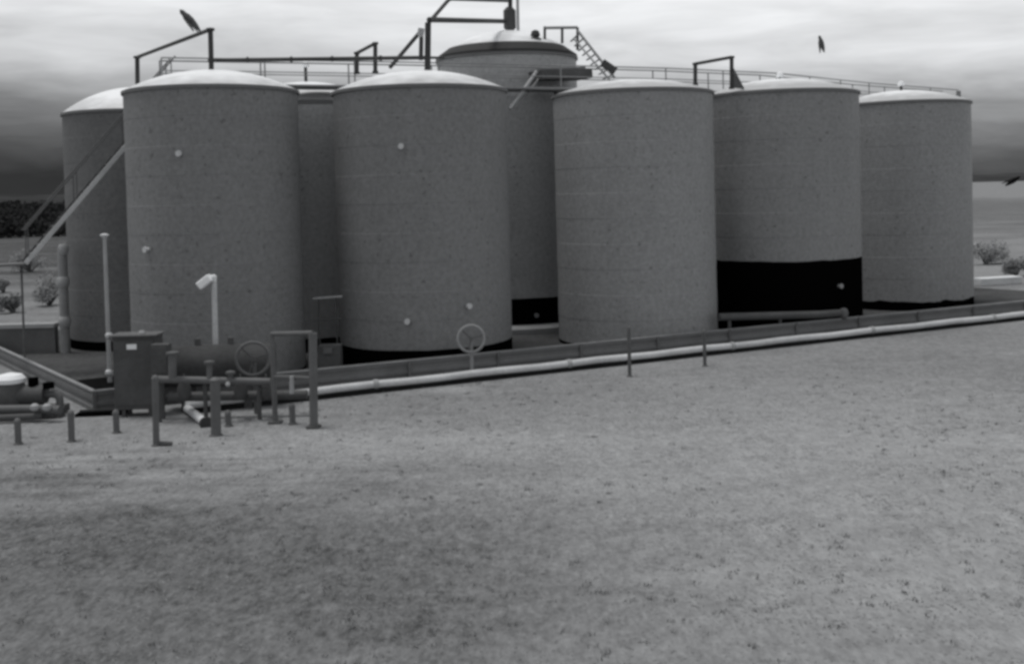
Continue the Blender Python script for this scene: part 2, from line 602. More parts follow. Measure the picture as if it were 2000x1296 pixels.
def tank(px, depth, label, wall, level, height=TH, base=0.0, radius=TR, rise=0.56, skirt=False, fittings=(), wavy=0.006, vent=None, roof='roof'):
    c = at(px, 400, depth)
    root = thing('storage_tank', label, 'storage tank', (c.x, c.y, base), 'round storage tanks')
    Z0, ZL, ZT = base, level, base + height
    seed = px * 0.01

    def wob(j, t):
        return wavy * (noise.noise((math.cos(t) * 4, math.sin(t) * 4, seed)) + 0.5 * noise.noise((math.cos(t) * 16, math.sin(t) * 16, seed))) * 2 if j == 0 else 0
    # plate courses, each lapping the one below by a few millimetres
    prof = [(radius, ZL)]
    n = max(3, int(round((ZT - ZL) / 0.75)))
    for i in range(1, n + 1):
        z = ZL + (ZT - ZL) * i / n
        r0 = radius + (0.0045 if i % 2 == 0 else 0)
        prof += [(r0, z - 0.012)]
        if i < n:
            prof += [(radius + (0.0045 if i % 2 else 0), z)]
    prof[-1] = (prof[-1][0], ZT)
    MB().lathe(prof, 72, (c.x, c.y, 0), wob).build('shell', wall, root, smooth=11)
    lb = MB()
    lb.lathe([(radius + 0.004, Z0 - 0.3), (radius + 0.004, ZL)], 72, (c.x, c.y, 0), lambda j, t: wob(0, t) + 0.003 if j == 1 else 0)
    o = lb.build('lower_shell', 'black', root, smooth=30)
    o['label'] = 'black lower band of the tank wall'
    MB().lathe([(radius - 0.05, ZT - 0.06), (radius + 0.055, ZT - 0.06), (radius + 0.055, ZT + 0.015), (radius - 0.05, ZT + 0.03)], 72,
               (c.x, c.y, 0)).build('rim', 'rim', root)
    pr = []
    for i in range(15):
        q = i / 14
        r = (radius + 0.02) * (1 - q)
        pr.append((max(r, 0.04), ZT + 0.03 + rise * (1 - (1 - q) ** 2.1) * 0.98))
    if skirt:
        zc = ZT + 0.03 + 0.36
        MB().lathe([(radius + 0.05, ZT + 0.02), (radius + 0.03, ZT + 0.10), (radius - 0.38, zc), (radius - 0.52, zc + 0.02)], 72,
                   (c.x, c.y, 0)).build('roof_skirt', 'skirt', root)
        pr = [(max((radius - 0.36) * (1 - i / 14), 0.04), zc - 0.01 + (rise - 0.28) * (1 - (1 - i / 14) ** 0 * (1 - i / 14) ** 2.0)) for i in range(15)]
    MB().lathe(pr, 72, (c.x, c.y, 0)).build('roof', roof, root, smooth=40)
    for fx, fy in fittings:
        d = ray(fx, fy)
        d2 = Vector((d.x, d.y))
        cc_ = Vector((c.x, c.y))
        a_, b_ = d2.dot(d2), -2 * d2.dot(cc_)
        k = (-b_ - math.sqrt(max(b_ * b_ - 4 * a_ * (cc_.dot(cc_) - radius ** 2), 0))) / (2 * a_)
        p = Vector((d.x * k, d.y * k, CAM_H + d.z * k))
        nrm = Vector((p.x - c.x, p.y - c.y, 0)).normalized()
        f = MB().tube([p - nrm * 0.03, p + nrm * 0.10], 0.05, 14)
        f.tube([p + nrm * 0.10, p + nrm * 0.13], 0.075, 14)
        f.build('gauge_fitting', 'rimlight' if level > 1 else 'pale_pipe', root)
    if vent:
        zt = ZT + rise
        v = MB().tube([(c.x, c.y, zt - 0.05), (c.x, c.y, zt + vent)], 0.05, 12)
        vo = v.build('vent', 'pipe', root)
        cp = MB().lathe([(0.03, zt + vent + 0.16), (0.10, zt + vent + 0.12), (0.13, zt + vent), (0.05, zt + vent - 0.02)][::-1], 16, (c.x, c.y, 0))
        cp.build('vent_cap', 'white', vo)
    return root, c


tank(275, 36.2, "dark domed tank half hidden behind the diagonal stair, a pipe rising from its roof",
     'wall_d', 0.32, base=-0.25, height=TH + 0.25, rise=0.85, radius=2.26)
tank(605, 35.0, "dark tank seen only through the narrow gap between the two front tanks with tall risers",
     'wall_e', 0.42, base=0.2, height=TH - 0.2, vent=0.5, rise=0.75)
tank(421, 29.5, "big grey tank behind the cabinet and white floodlight, with two pale fittings on its wall",
     'wall_b', 0.10, radius=2.20, fittings=((352, 300), (290, 487)))
tank(826, 31.0, "grey tank with a thin black foot band and a ring wheel standing before it",
     'wall_b', 0.56, fittings=((785, 286), (797, 627), (913, 597)))
tall_root, TC = tank(997, 38.4, "tallest tank, behind the others, its dome ringed by a dark skirt, with access platform",
                     'wall_e', 1.10, height=8.8, base=0.2, rise=0.88, skirt=True, fittings=((1046, 615),), vent=None)
MB().lathe([(TR + 0.75, -0.05), (TR + 0.75, 0.20), (TR + 0.65, 0.25), (TR - 0.1, 0.25)], 64, (TC.x, TC.y, 0)).build('foundation', 'conc', tall_root)
tank(1240, 33.7, "palest plain grey tank without any black band, beside the tallest tank",
     'wall_c', 0.12, rise=0.42, roof='roof_shaded')
tank(1528, 36.4, "grey tank with the large black band over its lower third", 'wall_f', 2.21, height=7.40, radius=2.43, rise=0.50, fittings=((1638, 558),), wavy=0.02, vent=0.10, roof='roof_shaded')
tank(1764, 41.3, "smallest looking tank, at the far end of the row, with a thin wavy black foot",
     'wall_c', 0.36, wavy=0.05, base=-0.1, height=TH + 0.1, rise=0.50, vent=0.22, roof='roof_shaded')

# ------------------------------------------------------------------ roof pipework
def elbow(pts, r=0.18, n=5):
    pts = [Vector(p) for p in pts]
    out = [pts[0]]
    for i in range(1, len(pts) - 1):
        p, a, b = pts[i], pts[i - 1], pts[i + 1]
        da, db = (a - p), (b - p)
        k = min(r, da.length * .45, db.length * .45)
        s, e = p + da.normalized() * k, p + db.normalized() * k
        for j in range(n + 1):
            t = j / n
            out.append((1 - t) ** 2 * s + 2 * t * (1 - t) * p + t * t * e)
    out.append(pts[-1])
    return out


def flange(parent, p, d, r, m='pipe'):
    d = Vector(d).normalized()
    MB().tube([Vector(p) - d * 0.03, Vector(p) + d * 0.03], r, 14).build('flange', m, parent)


# riser on the half hidden tank, sloping in the picture up to the riser of the big one: level in the place
a0, a1 = at(268, 172, 36.2), at(268, 112, 36.2)
b0, b1 = at(413, 150, 29.5), at(411, 58, 29.5)
t = thing('vent_pipe', "high vent pipe joining the roof of the half hidden tank to its big neighbour", 'pipe', b0, 'vent pipes over the roofs')
MB().tube([a0 - Vector((0, 0, .5)), a1], 0.075).build('riser', 'pipe', t)
MB().tube([b0 - Vector((0, 0, .25)), b1 + Vector((0, 0, .03))], 0.068).build('riser', 'pipe', t)
m_ = MB().tube([a1, a1.lerp(b1, .5), b1], 0.055)
m_.build('crossover', 'pipe', t)
flange(t, a1, (0, 0, 1), 0.12)
flange(t, b1, (0, 0, 1), 0.11)
flange(t, at(414, 118, 29.5), (0, 0, 1), 0.11)

c0, c1 = at(834, 150, 31.0), at(836, 45, 31.0)
t = thing('vent_pipe', "horizontal vent pipe running along behind the front domes to the doubled riser", 'pipe', at(414, 118, 29.6), 'vent pipes over the roofs')
h0, h1 = at(414, 118, 29.6), at(832, 113, 31.0)
MB().tube([h0 + ROW * .08, h0.lerp(h1, .5), h1], 0.055).build('header', 'pipe', t)
MB().tube(elbow([h1, at(866, 113, 36.6)], .1), 0.04).build('branch', 'pipe', t)
for k in (.16, .36, .55, .78):
    flange(t, h0.lerp(h1, k), h1 - h0, 0.08)

t = thing('vent_riser', "thick dark double riser on the dome before the tallest tank, with sloping upper pipe", 'pipe', c0, 'vent pipes over the roofs')
MB().tube([c0 - Vector((0, 0, .3)), c1], 0.085).build('riser', 'pipe', t)
MB().tube([at(822, 118, 30.6), at(823, 72, 30.6)], 0.06).build('riser', 'pipe', t)
MB().tube([at(821, 70, 30.6), at(823, 56, 30.6)], 0.09, 12).build('relief_valve', 'pale', t)
e1, e2 = at(878, -2, 33.0), at(995, 2, 38.4)
MB().tube(elbow([c1 - Vector((0, 0, .02)), e1, e2], .25), 0.055).build('upper_pipe', 'pipe', t)
MB().tube([at(838, 39, 31.0), at(985, 42, 38.2)], 0.075).build('cross_pipe', 'pipe', t)
MB().tube([at(762, 132, 31.6), at(818, 66, 30.7)], 0.055).build('brace', 'pipe', t)

t = thing('vent_stack', "fat black vent stack standing on the dome of the tallest tank", 'pipe', at(996, 62, 38.4), 'vent pipes over the roofs')
MB().tube([at(996, 72, 38.4), at(997, -40, 38.4)], 0.075).build('pipe', 'pipe', t)
p, q = at(996, 60, 38.4), at(997, 14, 38.4)
MB().lathe([(0.12, p.z), (0.21, p.z + .08), (0.21, q.z - .12), (0.10, q.z)], 20, (p.x, p.y, 0)).build('arrestor', 'dark', t)
MB().tube([at(1012, 64, 38.2), at(1010, -40, 38.2)], 0.05).build('drain_line', 'pale', t)


def gooseneck(px0, y0, px1, y1, ybase0, ybase1, depth, label, brace=None):
    t = thing('gooseneck_vent', label, 'pipe', at(px0, ybase0, depth), 'gooseneck frames on the roof walkway')
    p0, p1 = at(px0, y0, depth), at(px1, y1, depth + .1)
    MB().tube([at(px0, ybase0, depth), p0], 0.062).build('post', 'pipe', t)
    MB().tube([at(px1, ybase1, depth + .1), p1], 0.062).build('post', 'pipe', t)
    MB().tube([p0, p1], 0.05).build('top_bar', 'pipe', t)
    for q in (p0, p1, at(px0, ybase0, depth), at(px1, ybase1, depth + .1)):
        flange(t, q, (0, 0, 1), 0.09)
    if brace:
        m_ = MB().tube([at(px1, y1 + 18, depth + .1), at(*brace, depth + .1)], 0.035)
        m_.add([at(px1 + 3, y1 + 30, depth + .08), at(brace[0], brace[1], depth + .08), at(px1 + 3, ybase1, depth + .08),
                at(px1 + 3, y1 + 30, depth + .11), at(brace[0], brace[1], depth + .11), at(px1 + 3, ybase1, depth + .11)],
               [(0, 1, 2), (5, 4, 3), (0, 3, 4, 1), (1, 4, 5, 2), (2, 5, 3, 0)])
        m_.build('brace', 'pipe_mid', t)


gooseneck(697, 104, 733, 85, 143, 141, 32.9, "small gooseneck pipe frame beside the dome with the doubled riser")
gooseneck(1358, 125, 1429, 112, 166, 172, 34.6, "gooseneck pipe frame over the join of the pale tank and the big black banded one", brace=(1452, 174))

# ------------------------------------------------------------------ catwalk
path = [(-9.6, 31.25), (-7.0, 32.25), (-2.2, 34.2), (1.5, 35.75), (5.0, 37.4), (9.2, 40.0), (14.0, 44.9), (19.4, 49.6)]
DECK = 7.70
cw = thing('catwalk', "long steel roof walkway with thin handrails between the two rows of tanks", 'walkway', (path[0][0], path[0][1], DECK))
P = [Vector((x, y, DECK)) for x, y in path]
mb = MB()
for a, b in zip(P[:-1], P[1:]):
    mb.bar(a, b + (b - a).normalized() * .05, 0.75, 0.05)
mb.build('deck', 'steel', cw)


def offs(pts, d):
    out = []
    for i, p in enumerate(pts):
        q = (pts[min(i + 1, len(pts) - 1)] - pts[max(i - 1, 0)]).normalized()
        out.append(p + Vector((-q.y, q.x, 0)) * d)
    return out


for side in (-0.36, 0.36):
    O = offs(P, side)
    MB().tube([o + Vector((0, 0, 0.75)) for o in O], 0.022, 8).build('handrail', 'rail', cw)
    MB().tube([o + Vector((0, 0, 0.40)) for o in O], 0.016, 6).build('mid_rail', 'rail', cw)
    MB().add(*(lambda V_, F_: (V_, F_))(
        [o + Vector((0, 0, z)) for o in O for z in (0.026, 0.06)],
        [(2 * i, 2 * i + 2, 2 * i + 3, 2 * i + 1) for i in range(len(O) - 1)])).build('toe_board', 'pale', cw)
    for a, b in zip(O[:-1], O[1:]):
        n = max(1, int((b - a).length / 2.2))
        for i in range(n):
            q = a.lerp(b, i / n)
            MB().tube([q, q + Vector((0, 0, 0.75))], 0.022, 6).build('rail_post', 'rail', cw)
ep = at(1873, 206, 48.0)
MB().tube([ep, at(1872, 178, 48.0)], 0.10, 8).build('end_post', 'rail', cw)
for i, (x, y) in enumerate(path[1:-1]):        # legs down to the ground between the tanks
    if i in (2, 5):
        MB().tube([(x, y, 0), (x, y, DECK)], 0.07, 8).build('leg', 'dark', cw)

# ------------------------------------------------------------------ diagonal stair beside the big tank
st = thing('steel_stair', "steep diagonal steel stair with one bright stringer climbing to the roof walkway", 'stair', (-13.5, 29.1, 0))
top, bot = Vector((-9.5, 31.2, DECK)), None
hr_low, hr_top = at(50, 514, 29.5), at(244, 287, 30.75)
dirv = (hr_top - hr_low)
k_top = (DECK - hr_low.z) / dirv.z
hr_end = hr_low + dirv * k_top
lift = Vector((0, 0, 0.85))
side = PERP * 0.7
MB().bar(hr_low, hr_end, 0.06, 0.115).build('stringer', 'pale_pipe', st)
MB().bar(hr_low + side, hr_end + side, 0.05, 0.11).build('stringer', 'dark', st)
MB().tube([hr_low + lift, hr_end + lift], 0.022, 8).build('handrail', 'pipe_mid', st)
MB().tube([hr_low + side + lift, hr_end + side + lift], 0.022, 8).build('handrail', 'pipe_mid', st)
rz = Matrix.Rotation(math.atan2(ROW.y, ROW.x), 3, 'Z')
n = 20
for i in range(1, n):
    q = hr_low.lerp(hr_end, i / n) + side / 2
    MB().box(q, (0.20, 0.62, 0.03), rz).build('tread', 'dark', st, smooth=0)
for i in (0.02, 0.33, 0.66, 0.97):
    q = hr_low.lerp(hr_end, i)
    for s_ in (Vector((0, 0, 0)), side):
        MB().tube([q + s_, q + s_ + lift], 0.016, 6).build('rail_post', 'pipe_mid', st)
ld = hr_low + side / 2 - ROW * 0.45
MB().box(ld - Vector((0, 0, .03)), (0.9, 0.8, 0.05), rz).build('landing', 'steel', st, smooth=0)
for k in (-.4, .4):
    q = ld + ROW * k + side * .5
    MB().tube([(q.x, q.y, 0), (q.x, q.y, ld.z - .05)], 0.03, 8).build('leg', 'steel', st)
for i in range(10):                            # caged ladder from the landing down to the ground
    q = ld - ROW * .47 + Vector((0, 0, -0.28 * (i + .5)))
    MB().tube([q - PERP * .2, q + PERP * .2], 0.013, 6).build('rung', 'steel', st)
for k in (-.2, .2):
    q = ld - ROW * .47 + PERP * k
    MB().tube([(q.x, q.y, 0), (q.x, q.y, ld.z + .6)], 0.02, 6).build('ladder_rail', 'steel', st)

# ------------------------------------------------------------------ platform and stairs of the tallest tank
pf = thing('access_platform', "dark steel platform with rails and sloping ladders on the tallest tank", 'platform', at(1090, 150, 36.3))
A, B = at(1046, 148, 35.75), at(1143, 146, 36.6)
MB().bar(A, B, 0.9, 0.30).build('deck', 'dark', pf)
MB().bar(at(1046, 135, 35.6), at(1143, 132, 36.4), 0.05, 0.05).build('toe_rail', 'rail', pf)
MB().tube([at(996, 213, 34.6), at(1048, 140, 35.5)], 0.055, 8).build('lower_rail', 'pale', pf)
MB().tube([at(1010, 213, 34.9), at(1062, 140, 35.8)], 0.03, 8).build('lower_rail', 'rail', pf)
u0, u1 = at(1128, 60, 36.9), at(1200, 152, 35.9)
MB().tube([u0, u1], 0.045, 8).build('upper_rail', 'rail', pf)
MB().tube([at(1120, 75, 36.9), at(1192, 158, 35.9)], 0.035, 8).build('upper_rail', 'pale', pf)
for i in range(9):
    q0, q1 = u0.lerp(u1, (i + .5) / 9), at(1120, 75, 36.9).lerp(at(1192, 158, 35.9), (i + .5) / 9)
    MB().bar(q0, q1 + PERP * .3, 0.08, 0.02).build('tread', 'rail', pf)
MB().tube([at(1062, 55, 37.2), at(1128, 54, 37.2)], 0.05, 8).build('top_rail', 'rail', pf)
for px, y0, y1 in ((1064, 52, 88), (1098, 54, 85), (1128, 54, 98)):
    MB().tube([at(px, y0, 37.2), at(px, y1, 37.2)], 0.045, 8).build('rail_post', 'pipe', pf)
MB().tube([at(1042, 68, 37.0), at(1028, 104, 36.2)], 0.03, 8).build('ladder_rail', 'rail', pf)
MB().tube([at(1052, 84, 37.0), at(1034, 112, 36.2)], 0.03, 8).build('ladder_rail', 'rail', pf)
q = at(1186, 130, 36.0)
MB().bar(at(1176, 122, 36.0), at(1202, 140, 36.0), 0.25, 0.22).build('landing_bracket', 'pipe', pf)
hb = thing('roof_hatch', "pair of small dark hatch knobs on the tallest dome beside the platform rail".replace("pair of small dark hatch knobs", "small dark hatch with a raised neck"), 'hatch', at(1046, 84, 37.0))
q = at(1046, 84, 37.0)
MB().lathe([(0.20, q.z - .25), (0.20, q.z + .12), (0.14, q.z + .16)], 20, (q.x, q.y, 0)).build('neck', 'dark', hb)
MB().lathe([(0.10, q.z + .16), (0.16, q.z + .25), (0.12, q.z + .38), (0.04, q.z + .42)], 16, (q.x, q.y, 0)).build('cap', 'pipe', hb)
for side_ in (-1, 1):
    pass

# ------------------------------------------------------------------ containment wall, gravel pad, pale pipeline
corner = on(183, 762, 0.47)
fr = [corner, on(440, 737, 0.47), on(670, 712, 0.48), on(900, 691, 0.48), on(1180, 668, 0.48), on(1400, 645, 0.5), on(1660, 617, 0.5), on(1900, 599, 0.5), on(2300, 560, 0.5)]
pq0, pq1 = on(362, 791, 0.19), on(2000, 613, 0.19)
dq = (pq1 - pq0); dq.z = 0; dq.normalize()
d_row = pq0 + dq * 37.0 + Vector((-dq.y, dq.x, 0)) * 0.80 - corner; d_row.z = 0; d_row.normalize()
fr = [corner + d_row * ((f - corner).dot(d_row)) + Vector((-d_row.y, d_row.x, 0)) * 0.0 for f in fr]
fr = [Vector((f.x, f.y, 0.47)) for f in fr]
far_l = on(0, 678, 0.47)
d_side = (far_l - corner); d_side.z = 0; d_side.normalize()
back = corner + d_side * 17.5
cwall = thing('containment_wall', "low grey steel containment wall with pale top rim running round the tanks", 'wall', (corner.x, corner.y, 0))
LEN = (fr[-1] - corner).length


def wall_run(p, d, length, step=2.44):
    n = int(length / step) + 1
    for i in range(n):
        a, b = p + d * (i * step), p + d * min((i + 1) * step, length)
        if (b - a).length < .1:
            continue
        nrm = Vector((d.y, -d.x, 0))
        m_ = MB()
        # corrugated panel: three shallow ribs
        prof = [(0.0, 0.0), (0.10, 0.0), (0.14, 0.035), (0.20, 0.035), (0.24, 0.0), (0.33, 0.0), (0.37, 0.03), (0.42, 0.03), (0.44, 0.0)]
        vs = []
        for q in (a, b):
            for z, o in prof:
                vs.append(Vector((q.x, q.y, z)) + nrm * o)
            for z, o in prof[::-1]:
                vs.append(Vector((q.x, q.y, z)) + nrm * (o - 0.03))
        k = len(prof) * 2
        fs = [(j, (j + 1) % k, k + (j + 1) % k, k + j) for j in range(k)] + [tuple(range(k))[::-1], tuple(range(k, 2 * k))]
        m_.add(vs, fs)
        m_.build('wall_panel', 'cont', cwall, smooth=25)
        q = Vector((a.x, a.y, 0)) + nrm * 0.05
        MB().bar(q, q + Vector((0, 0, 0.46)), 0.07, 0.05, up=nrm).build('wall_post', 'steel', cwall)
    a, b = Vector((p.x, p.y, 0.455)), Vector((p.x, p.y, 0.455)) + d * length
    MB().bar(a, b, 0.09, 0.035).build('top_rim', 'rimlight', cwall)


wall_run(corner, d_row, LEN)
wall_run(corner, d_side, 17.5)
pw = [corner, corner + d_row * LEN, corner + d_row * LEN + d_side * 17.5, back]
mb = MB().add([(q.x, q.y, 0.03) for q in pw], [(0, 1, 2, 3)])
o = mb.build('gravel_pad', 'gravel', None, smooth=0)
o['kind'] = 'structure'

pl0 = on(362, 791, 0.19)
pl1 = on(2000, 613, 0.19)
d_pl = (pl1 - pl0).normalized()
pp = thing('pipeline', "long pale pipe lying on the ground along the foot of the containment wall", 'pipe', (pl0.x, pl0.y, 0))
L_pl = (pl1 - pl0).length + 8
pts = [pl0 + d_pl * (L_pl * i / 40) + Vector((0, 0, 0.012 * math.sin(i * 1.7))) for i in range(41)]
MB().tube(pts, 0.088, 14).build('pipe_run', 'pale_pipe', pp)
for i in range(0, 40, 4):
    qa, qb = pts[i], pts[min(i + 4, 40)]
    MB().bar((qa.x, qa.y, 0.045), (qb.x, qb.y, 0.045), 0.13, 0.13).build('shade_strip', 'pipe_shade', pp, smooth=0)  # dark strip under the pipe, painted in as its contact shadow
for i in range(5, 40, 6):
    q = pts[i]
    MB().tube([q - d_pl * .05, q + d_pl * .05], 0.115, 14).build('coupling', 'pale', pp)
sp = thing('pipe_spur', "short pale pipe stub angled away from the end of the long pipeline", 'pipe', on(362, 796))
s0, s1 = on(366, 797, 0.13), on(402, 826, 0.08)
MB().tube([s0, s1], 0.085, 14).build('pipe_run', 'pale_pipe', sp)
flange(sp, s1, s1 - s0, 0.13)

# liquid caught in the containment corner
lq = [on(134, 738, 0.05), on(180, 727, 0.05), on(216, 747, 0.05), on(183, 764, 0.05)]
inner = corner + (d_row + d_side) * 0.10
lq = [inner, inner + d_side * 2.0, inner + d_side * 2.2 + d_row * 1.4, inner + d_row * 1.5]
V = []
for i in range(4):
    a, b = lq[i], lq[(i + 1) % 4]
    for j in range(6):
        q = a.lerp(b, j / 6)
        wv = 0.10 * noise.noise((q.x * 2, q.y * 2, 5)) if i in (1, 2) else 0
        V.append((q.x + wv, q.y + wv, 0.42))
MB().add(V, [tuple(range(24))]).build('puddle', 'liquid', None, smooth=0)
tag(bpy.data.objects['puddle'], "black pool of liquid lying in the corner of the containment wall", 'puddle')

# grey header pipe before the tank with the big black band
hp = thing('header_pipe', "grey horizontal pipe before the large black band, ending in a rounded valve", 'pipe', at(1400, 640, 32.6))
pa, pb = at(1404, 619, 32.2), at(1600, 614, 33.5)
MB().tube([pa, pb, at(1640, 611, 33.85)], 0.11, 14).build('pipe_run', 'dark', hp)
for k in (0.1, 0.6):
    q = pa.lerp(pb, k)
    MB().tube([(q.x, q.y, 0), q], 0.05, 8).build('leg', 'dark', hp)
q = at(1648, 611, 33.9)
vb = MB().lathe([(0.06, q.z - .18), (0.12, q.z - .12), (0.14, q.z), (0.11, q.z + .11), (0.05, q.z + .15)], 16, (q.x, q.y, 0)).build('valve_body', 'steel', hp)

# ------------------------------------------------------------------ guard posts in the field
post_data = [(36, 867, 822, "stub post in the field before the dark pump, first of the line"),
             (140, 862, 806, "stub post in the field below the black pool"),
             (228, 845, 805, "stub post beside the long black shadow of the wall"),
             (305, 870, 738, "tall dark post with its shadow laid as a bar, before the cabinet"),
             (422, 850, 742, "thick post beside the short pipe stub"),
             (447, 832, 806, "low dark stump next to the thick post"),
             (572, 828, 792, "low stub between the two uprights of the pipe frame"),
             (1230, 735, 641, "thin post crossing the pale pipeline under the pale tank"),
             (1377, 715, 648, "thin post crossing the pipeline near the large black band")]
for i, (px, yb, yt, lab) in enumerate(post_data):
    b = on(px, yb)
    tpt = at(px - 2, yt, b.y)
    t = thing('guard_post', lab, 'post', b, 'guard posts along the containment')
    r = (0.062 if px < 1000 else 0.045) if px != 422 else 0.10
    mm = 'pipe_mid' if px > 1000 else 'steel'
    MB().tube([b - Vector((0, 0, .2)), b.lerp(tpt, .5), tpt], r, 12).build('post', mm, t)
    MB().lathe([(r + .004, tpt.z - .03), (r + .004, tpt.z + .01), (r * .6, tpt.z + .05), (0.01, tpt.z + .06)], 12, (tpt.x, tpt.y, 0)).build('cap', mm, t)
    MB().lathe([(r + .035, -.03), (r + .03, .015), (r + .005, .03)], 12, (b.x, b.y, 0)).build('footing', 'dark', t)
    if px == 305:
        MB().tube([b + Vector((0, 0, .05)), b + Vector((0.30, -0.02, .03))], 0.045, 8).build('shadow_bar', 'dark', t)  # dark bar laid down as the post's cast shadow

# ------------------------------------------------------------------ pipe frame, wheels, cabinet, manifold
fz = 22.6
pf2 = thing('pipe_portal', "grey goalpost of pipe standing before the gap between the big tanks", 'goalpost', on(575, 832))
lb_, rb_ = on(538, 826), on(613, 835)
lt, rt = at(531, 652, lb_.y), at(611, 650, rb_.y)
MB().tube([lb_, lt], 0.055, 12).build('upright', 'steel', pf2)
MB().tube([rb_, rt], 0.085, 12).build('upright', 'steel', pf2)
MB().tube([lt, rt], 0.05, 12).build('crossbar', 'steel', pf2)
MB().tube([at(533, 735, lb_.y), at(612, 738, rb_.y)], 0.04, 10).build('mid_rail', 'steel', pf2)
for q in (lb_, rb_):
    MB().box((q.x, q.y, 0.02), (0.26, 0.26, 0.05)).build('base_plate', 'dark', pf2, smooth=0)
MB().tube([at(570, 768, rb_.y + .2), at(570, 734, rb_.y + .2)], 0.045, 8).build('gauge_stem', 'pale', pf2)


def ring_wheel(px, py, rpx, depth, base, label, mats, hub=True):
    c = at(px, py, depth)
    r = rpx * depth / F_PX
    t = thing('ring_wheel', label, 'valve wheel', (c.x, c.y, base), 'round wheels on posts')
    ax = Vector((0.12, -1, 0.05)).normalized()
    rim = MB().torus(c, r, 0.034, ax).build('rim', mats[0], t)
    sp_ = MB()
    a = ax.orthogonal().normalized()
    b = ax.cross(a)
    for k in range(3):
        an = R(30 + 120 * k)
        sp_.tube([c, c + (a * math.cos(an) + b * math.sin(an)) * r], 0.016, 6)
    sp_.build('spoke', mats[1], t)
    MB().tube([c - ax * .05, c + ax * .05], 0.05, 12).build('hub', mats[1], t)
    MB().tube([c - ax * .04, (c.x, c.y + .12, c.z - .1), (c.x, c.y + .12, base)], 0.04, 8).build('stem', mats[0], t)
    return t


ring_wheel(494, 700, 32, 23.6, 0.0, "large round valve wheel among the pipes before the big tank", ('steel', 'dark'))
ring_wheel(920, 661, 26, 27.2, 0.0, "round valve wheel standing alone at the containment wall under the black banded tank".replace("under the black banded tank", "on a thin stem"), ('rimlight', 'pipe_mid'))

cb = thing('control_cabinet', "dark upright steel cabinet with a small white plate on its front", 'cabinet', on(275, 815))
cy = 23.7
q0, q1 = at(222, 800, cy), at(328, 655, cy)
cx_, cw_ = (q0.x + q1.x) / 2, q1.x - q0.x
zb, zt = 0.16, q1.z
MB().box((cx_ - .12, cy + .25, (zb + zt) / 2), (cw_ * .76, 0.5, zt - zb)).build('body', 'dark', cb, smooth=0, bevel=.015)
MB().box((cx_ - .12, cy - .012, (zb + zt) / 2), (cw_ * .68, 0.024, (zt - zb) * .88)).build('door', 'dark', cb, smooth=0, bevel=.006)
MB().box((cx_ - .12, cy + .22, zt + .02), (cw_ * .84, 0.62, 0.04)).build('top_cover', 'steel', cb, smooth=0, bevel=.01)
q = at(257, 677, cy - .04)
MB().box(q, (0.21, 0.02, 0.11)).build('plate', 'white', cb, smooth=0, bevel=.004)
q = at(277, 650, cy + .1)
MB().lathe([(0.06, zt + .035), (0.075, q.z), (0.05, q.z + .05)], 14, (q.x, q.y, 0)).build('beacon', 'pale', cb)
for dx in (-.4, .16):
    for dy in (.06, .44):
        MB().box((cx_ + dx, cy + dy, 0.07), (0.07, 0.07, 0.18)).build('leg', 'dark', cb, smooth=0)

bx = thing('junction_box', "squat dark junction box on a thin leg beside the cabinet", 'box', on(312, 815))
q0, q1 = at(296, 734, 23.3), at(328, 672, 23.3)
MB().box(((q0 + q1) / 2 + Vector((0, .12, 0))), (q1.x - q0.x, 0.26, q1.z - q0.z)).build('body', 'dark', bx, smooth=0, bevel=.012)
MB().box(((q0 + q1) / 2 + Vector((0, -.018, 0))), ((q1.x - q0.x) * .82, 0.016, (q1.z - q0.z) * .84)).build('lid', 'dark', bx, smooth=0, bevel=.004)
mid_ = (q0 + q1) / 2
MB().tube([(mid_.x, mid_.y + .12, 0), (mid_.x, mid_.y + .12, q0.z)], 0.04, 8).build('leg', 'dark', bx)

mf = thing('pipe_manifold', "dark pipe manifold with upright valves between cabinet and goalpost frame", 'pipework', on(430, 812))
z0 = 23.0
m0, m1 = at(298, 740, z0), at(528, 745, z0)
MB().tube([m0, m0.lerp(m1, .5), m1], 0.075, 12).build('header', 'steel', mf)
MB().tube([at(330, 775, z0 + .4), at(600, 770, z0 + .4)], 0.10, 12).build('header', 'dark', mf)
for px, yt, r in ((337, 690, 0.085), (409, 708, 0.06), (450, 728, 0.05)):
    ro = MB().tube([at(px, 742, z0), at(px, yt, z0)], r, 12).build('riser', 'steel', mf)
    q = at(px, yt, z0)
    MB().lathe([(r + .05, q.z - .02), (r + .05, q.z + .03), (r * .5, q.z + .05)], 14, (q.x, q.y, 0)).build('flange', 'pipe_mid', ro)
for px in (360, 470, 520):
    q = at(px, 760, z0 + .2)
    vv = MB().lathe([(0.05, q.z - .22), (0.13, q.z - .12), (0.15, q.z), (0.11, q.z + .12), (0.05, q.z + .2)], 14, (q.x, q.y, 0)).build('valve', 'dark', mf)
    MB().tube([(q.x, q.y, q.z + .2), (q.x, q.y, q.z + .32)], 0.02, 6).build('valve_stem', 'pipe_mid', vv)
for px in (310, 400, 505):
    q = at(px, 745, z0 + .1)
    MB().tube([(q.x, q.y, 0), q], 0.045, 8).build('leg', 'dark', mf)
q = at(445, 750, z0 - .12)
MB().lathe([(0.03, q.z - .05), (0.055, q.z), (0.03, q.z + .05)], 12, (q.x, q.y, 0)).build('gauge', 'pale', mf)

